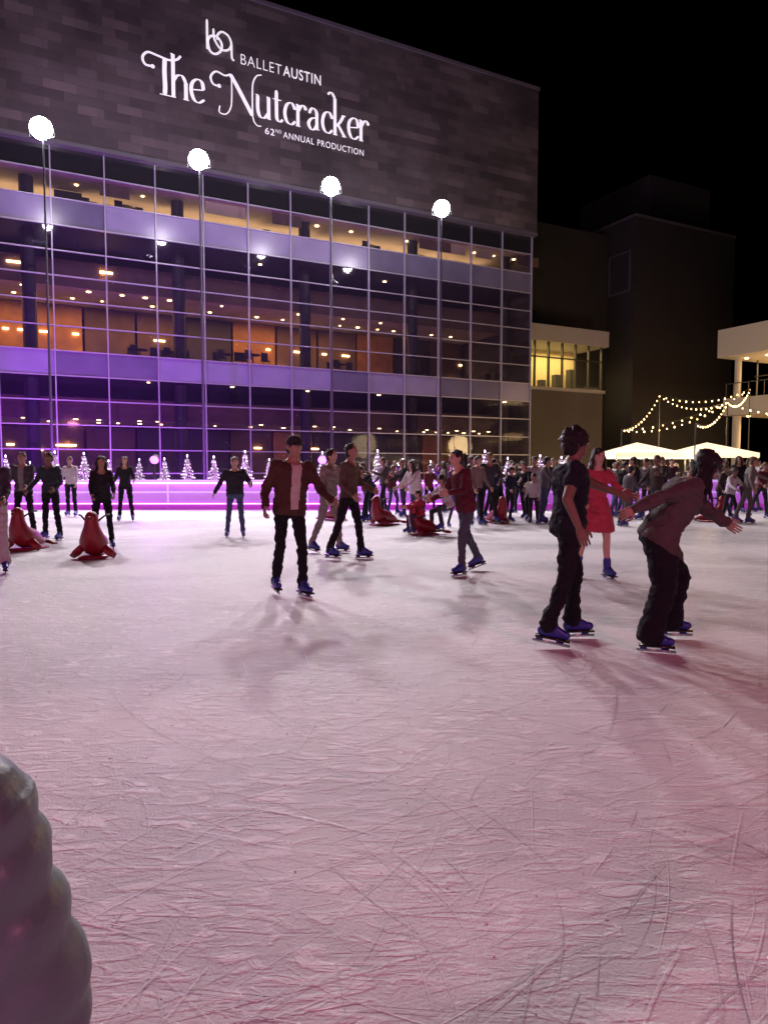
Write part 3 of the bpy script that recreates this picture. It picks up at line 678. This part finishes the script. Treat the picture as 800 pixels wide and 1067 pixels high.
G = {
 'h': ([[(0, 1.85), (0, 0)], [(.6, .75), (.6, 0)]], [[(0, .7), (.18, .95), (.42, 1.0), (.6, .74)]], [(-.12, 0, .24), (.47, 0, .27), (-.12, 1.85, .12)]),
 'e': ([[(.07, .52), (.62, .60)]], [[(.62, .60), (.55, .92), (.33, 1.02), (.08, .82), (.02, .45), (.15, .1), (.38, 0), (.66, .18)]], []),
 'u': ([[(.62, 1), (.62, 0)]], [[(.02, 1), (.02, .35), (.14, .04), (.38, .02), (.62, .28)]], [(-.1, 1, .14), (.5, 1, .14), (.6, 0, .14)]),
 't': ([[(0, 1), (.48, 1)]], [[(.2, 1.42), (.2, .6), (.22, .12), (.38, 0), (.56, .12)]], []),
 'c': ([], [[(.6, .8), (.4, 1.01), (.14, .88), (.02, .5), (.12, .12), (.38, 0), (.63, .18)]], []),
 'r': ([[(.02, 1), (.02, 0)]], [[(.02, .68), (.18, .93), (.34, 1.02), (.46, .92)]], [(-.1, 0, .26), (-.1, 1, .14)]),
 'a': ([], [[(.08, .82), (.28, 1.01), (.5, .86), (.52, .4), (.54, .08), (.68, .04)], [(.52, .6), (.2, .5), (.03, .25), (.18, .0), (.38, .04), (.52, .25)]], []),
 'k': ([[(.02, 1.75), (.02, 0)], [(.2, .52), (.6, 0)]], [[(.02, .4), (.3, .62), (.55, 1.0)], [(.02, 1.75), (-.2, 1.98), (-.42, 1.85)]], [(-.1, 0, .26), (.45, 0, .26), (.42, 1, .26)]),
}
def glyph(ch, ox, oz, sc, sx=1.0):
    st_, cu, se = G[ch]
    for q in st_: stroke(q, ox, oz, sc, sx=sx, straight=True)
    for q in cu: stroke(q, ox, oz, sc, sx=sx)
    for (x, z, w) in se: stroke([(x, z), (x+w, z)], ox, oz, sc, sx=sx, straight=True)
    if ch in 'cr': dot(.58*sx if ch == 'c' else .46*sx, .8 if ch == 'c' else .9, .085, ox, oz, sc)
    if ch == 'a': dot(.1*sx, .8, .075, ox, oz, sc)
zb = 20.76; sc = 1.16
ox = -24.5
stroke([(-.2, 1.1), (-.52, 1.12), (-.62, 1.4), (-.4, 1.66), (0, 1.62), (.5, 1.55), (.85, 1.66), (1.02, 1.86)], ox, zb, sc, thick=.11, thin=.09)
stroke([(.32, 1.58), (.30, 1.0), (.32, .4), (.30, .02)], ox, zb, sc, thick=.19); stroke([(.08, 0), (.56, 0)], ox, zb, sc, straight=True); dot(-.2, 1.1, .09, ox, zb, sc)
glyph('h', -23.72, zb, sc, .92); glyph('e', -22.83, zb, sc, .92)
ox = -20.85
stroke([(-.42, .95), (-.70, 1.0), (-.80, 1.3), (-.55, 1.58), (-.15, 1.5), (.12, 1.62)], ox, zb, sc, thick=.10, thin=.07); dot(-.42, .97, .09, ox, zb, sc)
stroke([(.10, 1.62), (.45, 1.1), (.85, .45), (1.14, -.02)], ox, zb, sc, thick=.22)
stroke([(.16, 1.5), (.16, .6), (.10, .1), (-.12, -.22), (-.42, -.2), (-.40, .1)], ox, zb, sc, thick=.06, thin=.05)
stroke([(1.14, 0), (1.14, 1.0), (1.18, 1.5), (1.36, 1.85), (1.6, 1.95)], ox, zb, sc, thick=.07, thin=.05); stroke([(1.14, -.02), (1.22, -.28), (1.38, -.42), (1.56, -.40)], ox, zb, sc, thick=.06, thin=.045)
xx = -19.25
for ch_ in 'utcracker':
    glyph(ch_, xx, zb, sc, .88); xx += {'u': .82, 't': .62, 'c': .72, 'r': .58, 'a': .80, 'k': .80, 'e': .74}[ch_]*1.07
ox, oz, sl = -21.95, 23.25, .95
stroke([(.0, 1.95), (.0, 1.0), (.0, .35)], ox, oz, sl, thick=.13, thin=.13)
stroke([(.0, 1.0), (.12, .35), (.42, .2), (.75, .45), (.8, .85), (.55, 1.15), (.2, 1.1), (0, .8)], ox, oz, sl, thick=.13, thin=.12)
stroke([(.35, 1.55), (.4, 1.0), (.75, .55), (1.15, .6), (1.35, .95), (1.2, 1.35), (.85, 1.5), (.6, 1.3), (.55, 1.0)], ox, oz, sl, thick=.12, thin=.11)
stroke([(1.36, 1.0), (1.36, .6), (1.38, .22), (1.5, .1)], ox, oz, sl, thick=.12, thin=.11)
tb.obj('title_lettering', [mat('projected_light', (.8, .78, .8), emit=(1, .96, 1), estr=.64, var=.05)], sign)
def font(txt, x, z, size, name, off=0.0, w=None, sp=1.0):
    c = bpy.data.curves.new(name, 'FONT'); c.body = txt; c.size = size; c.offset = off; c.extrude = .002; c.space_character = sp
    o = bpy.data.objects.new(name, c); COL.objects.link(o); o.parent = sign; o.location = (x, -.37, z); o.rotation_euler = (R(90), 0, 0)
    c.materials.append(MATS['projected_light'])
    bpy.context.view_layer.update()
    if w: o.scale.x = w/max(o.dimensions.x, .01)
    return o
font('BALLET', -20.2, 23.32, .80, 'ballet_text', -.010, 2.3, 1.1); font('AUSTIN', -17.75, 23.32, .80, 'austin_text', .006, 2.25, 1.1)
font('62', -18.85, 19.95, .50, 'production_text', 0, .54, 1.1); font('ND', -18.24, 20.15, .26, 'production_text', -.003, .34, 1.1); font('ANNUAL PRODUCTION', -17.78, 19.95, .50, 'production_text', -.002, 4.95, 1.12)

# ------------------------------------------------------------ flood light masts
for (x, y) in ((-13.65, 28.56), (-8.13, 31.36), (-2.55, 34.2), (3.0, 37.0)):
    e = empty('floodlight_mast', (x, y, 0))
    b = MB(); b.tube([(0, 0, 0), (0, 0, 7), (0, 0, 14.7)], [.06, .05, .035], 0, 10); b.tube([(0, 0, 0), (0, 0, .25)], .2, 0, 12)
    tgt = (Vector((0, 6, 0))-Vector((x, y, 14.8))).normalized()
    c = Vector((0, -.15, 15.0))
    b.tube([c-tgt*.42, c-tgt*.36, c-tgt*.18, c-tgt*.02, c+tgt*.05], [.10, .20, .32, .41, .43], 0, 24)      # bell reflector
    b.tube([c+tgt*.052, c+tgt*.12, c+tgt*.20, c+tgt*.25], [.42, .39, .26, .08], 1, 24)                          # domed lens
    b.tube([(-.5, -.15, 15.0), (-.5, -.05, 14.7), (0, 0, 14.62), (.5, -.05, 14.7), (.5, -.15, 15.0)], .025, 0, 8)  # yoke
    for an in range(10):
        q = Matrix.Rotation(an*math.pi/5, 3, tgt) @ tgt.orthogonal().normalized()
        b.tube([c-tgt*.36+q*.20, c-tgt*.2+q*.42], .012, 0, 4)                                                    # cooling fins
    b.obj('mast', [mat('mast_paint', (.05, .05, .06), .5), mat('flood_lens', (1, 1, 1), emit=(.95, 1, 1), estr=90, sample=False)], e, smooth=False)
    l = light('flood_lamp', 'SPOT', (0, 0, 0), 7900, (1, .90, .94), spot_size=R(150), spot_blend=.6, shadow_soft_size=.6)
    l.parent = e; l.location = c+tgt*.90
    l.rotation_euler = tgt.to_track_quat('-Z', 'Y').to_euler()
    light('lamp_spill', 'POINT', (0, .9, 15.4), 520, (.97, .90, 1), parent=e, shadow_soft_size=.3)

def fixture(name, loc, target, energy, color, size=60, soft=.2):
    e = empty(name, (loc[0], loc[1], 0)); b = MB(); z = loc[2]
    if z > .5: b.tube([(0, 0, 0), (0, 0, z-.2)], .05, 0, 8)
    t = (Vector(target)-Vector(loc)).normalized(); c = Vector((0, 0, z))
    b.tube([c-t*.3, c-t*.05], [.12, .17], 0, 12); b.tube([c-t*.045, c-t*.04], [.15, .15], 1, 12)
    b.obj('lamp_housing', [mat('lamp_black', (.03, .03, .03), .5), mat('lens_%d%d%d' % tuple(int(9*v) for v in color), color, emit=color, estr=6, sample=False)], e)
    l = light('lamp', 'SPOT', (0, 0, z), energy, color, spot_size=R(size), spot_blend=.7, shadow_soft_size=soft); l.parent = e; l.location = c+t*.02
    l.rotation_euler = t.to_track_quat('-Z', 'Y').to_euler(); return e
pink = (1, .24, .42)
fixture('offscreen_flood', (-7, -6.5, 6.5), (0, 6, 0), 2000, pink, 110, .6)  # unseen pink floods, added behind the camera to light the near ice
fixture('offscreen_flood', (8, -6.5, 6.5), (2, 6, 0), 2400, pink, 110, .6)
fixture('offscreen_flood', (-4, -9, 5.5), (-7, 41, 21.5), 6500, (1, .74, .78), 62, .5)  # unseen lamp, added to wash the upper facade
for i, x in enumerate((-17, -12.5, -8, -4, 1.5)):
    fixture('uplight', (x, 27.2+.1*i, .45), (x*1.02-1, 38+x*.45, 5.5), (3300, 3300, 2600, 1500, 800)[i], (.46, .06, 1), 120, .12)
for i, x in enumerate((-13, -6)):
    fixture('uplight', (x, 25.1, .35), (x+.5, 26.9, 1.3), 420, (.8, .2, 1), 160, .1)
for x in (-14.5, -8.2, -2.2):
    fixture('added_ice_spot', (x, 24.75, 1.75), (x+.4, 20.5, 0), 420, (.62, .10, 1), 140, .15)  # added lamps that throw purple spill onto the far ice
b = MB(); b.box(-19.5, 3, 24.44, 24.448, .93, .965, 0); b.box(-19.5, 3, 24.470, 24.476, .202, .218, 0); b.obj('added_glow_strip', [mat('purple_glow', (.8, .3, 1), emit=(.62, .08, 1), estr=30)])  # added glowing strips for the purple line along the boards

# ------------------------------------------------------------ white christmas trees
random.seed(5)
def xmas_mesh(seed):
    random.seed(seed); b = MB(); Ht = 2.0
    b.tube([(0, 0, 0), (0, 0, Ht*.95)], [.04, .01], 1, 6)
    for L_ in range(14):
        z = .22+L_*.125; r = .58*(1-z/Ht)+.03; n = int(12+20*(1-z/Ht))
        for j in range(n):
            a = random.uniform(0, 6.283); rr = r*random.uniform(.7, 1.1); d = Vector((math.cos(a), math.sin(a), 0)); tip = d*rr+Vector((0, 0, z-.06))
            base = Vector((0, 0, z+.06))
            b.tube([base, base.lerp(tip, .6)+Vector((0, 0, -.015)), tip], [.008, .006, .003], 0, 3)
            for q in range(12):
                c = base.lerp(tip, random.uniform(.3, 1)); v = Vector((random.uniform(-1, 1), random.uniform(-1, 1), random.uniform(-.5, .8)))*.07
                s_ = v.cross(Vector((0, 0, 1))).normalized()*.018
                b.add([c-s_, c+s_, c+v], [(0, 1, 2)], 0)
            if random.random() < .22: b.ellipsoid(tip, ((.014, 0, 0), (0, .014, 0), (0, 0, .014)), 2, 5, 3)
    b.ellipsoid((0, 0, Ht), ((.03, 0, 0), (0, .03, 0), (0, 0, .05)), 2, 6, 4)
    return b.mesh('christmas_tree', [mat('flocked_branches', (.8, .78, .84), .7), mat('tree_stem', (.2, .2, .2), .7), mat('fairy_bulb', (1, 1, 1), emit=(.85, .55, 1), estr=9, sample=False)])
tm = [xmas_mesh(s) for s in (1, 2, 3)]
for i in range(24):
    o = bpy.data.objects.new('christmas_tree', tm[i % 3]); COL.objects.link(o)
    o.location = (-15.6+i*1.02+random.uniform(-.15, .15), 26.3+random.uniform(-.2, .3), -.03); o.rotation_euler = (0, 0, random.uniform(0, 6)); s = random.uniform(.85, 1.08); o.scale = (s, s, s)

# ------------------------------------------------------------ tents and festoon lights on the right
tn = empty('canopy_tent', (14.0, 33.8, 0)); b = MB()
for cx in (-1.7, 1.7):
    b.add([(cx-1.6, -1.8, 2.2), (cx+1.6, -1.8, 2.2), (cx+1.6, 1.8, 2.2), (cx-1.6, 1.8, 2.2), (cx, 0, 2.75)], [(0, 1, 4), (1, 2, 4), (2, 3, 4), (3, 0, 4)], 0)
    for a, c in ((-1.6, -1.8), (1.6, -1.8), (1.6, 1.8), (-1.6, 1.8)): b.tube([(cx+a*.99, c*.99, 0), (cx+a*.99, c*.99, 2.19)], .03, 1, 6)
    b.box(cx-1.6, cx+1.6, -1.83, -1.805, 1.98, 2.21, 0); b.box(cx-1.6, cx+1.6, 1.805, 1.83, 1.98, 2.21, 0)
b.obj('tent_canopy', [mat('tent_fabric', (.85, .8, .72), .8, emit=(1, .80, .50), estr=.95), MATS['mast_paint']], tn)  # emission paints the warm light from inside into the fabric
for cx in (-1.7, 1.7): light('tent_light', 'POINT', (cx, -.8, 1.85), 520, (1, .76, .45), parent=tn, shadow_soft_size=.15)
fs_ = MB()
def festoon(p0, p1, sag, n):
    p0 = Vector(p0); p1 = Vector(p1); pts = []
    for i in range(n+1):
        t = i/n; pts.append(p0.lerp(p1, t)-Vector((0, 0, sag*4*t*(1-t))))
    fs_.tube(pts, .006, 0, 4)
    for p in pts[1:]:
        r_ = random.uniform(.026, .04)
        fs_.tube([p, p-Vector((0, 0, .05))], .015, 0, 5); fs_.ellipsoid(p-Vector((0, 0, .08)), ((r_, 0, 0), (0, r_, 0), (0, 0, r_*1.3)), 1, 7, 5)
posts = [(11.6, 34, 3.4), (13.2, 29.5, 3.4), (17.0, 34.5, 4.8), (19.4, 29, 4.2), (15.4, 39, 5.6), (21.5, 41, 6.2)]
for (x, y, z) in posts: fs_.tube([(x, y, -.02), (x, y, z)], .03, 0, 8)
for a, c in ((0, 2), (1, 2), (2, 3), (0, 4), (4, 5), (2, 5), (2, 4), (0, 5)): festoon(posts[a], posts[c], .5, 14)
fs_.obj('festoon_lights', [MATS['lamp_black'], mat('warm_bulb', (1, .8, .5), emit=(1, .62, .25), estr=8, sample=False)])
light('festoon_glow', 'POINT', (15, 30, 3.6), 380, (1, .72, .4), shadow_soft_size=1.0); light('festoon_glow', 'POINT', (18, 38, 3.6), 1500, (1, .66, .32), shadow_soft_size=1.0)

# ------------------------------------------------------------ sky
w = bpy.data.worlds.new('World'); scene.world = w; w.use_nodes = True; nt = w.node_tree
bg = nt.nodes['Background']; skt = nt.nodes.new('ShaderNodeTexSky'); skt.sky_type = 'NISHITA'; skt.sun_disc = False
skt.sun_elevation = R(-6); skt.sun_rotation = R(200); nt.links.new(skt.outputs[0], bg.inputs[0]); bg.inputs[1].default_value = .02

cam = bpy.data.cameras.new('camera'); co_ = bpy.data.objects.new('camera', cam); COL.objects.link(co_)
cam.sensor_fit = 'VERTICAL'; cam.sensor_height = 36; cam.sensor_width = 27; cam.lens = 24.3; cam.clip_end = 4000; cam.clip_start = .05
co_.location = (0, 0, 1.4); co_.rotation_euler = (R(90-3.46), 0, 0)
scene.camera = co_
scene.view_settings.view_transform = 'Standard'; scene.view_settings.look = 'None'; scene.view_settings.exposure = 0
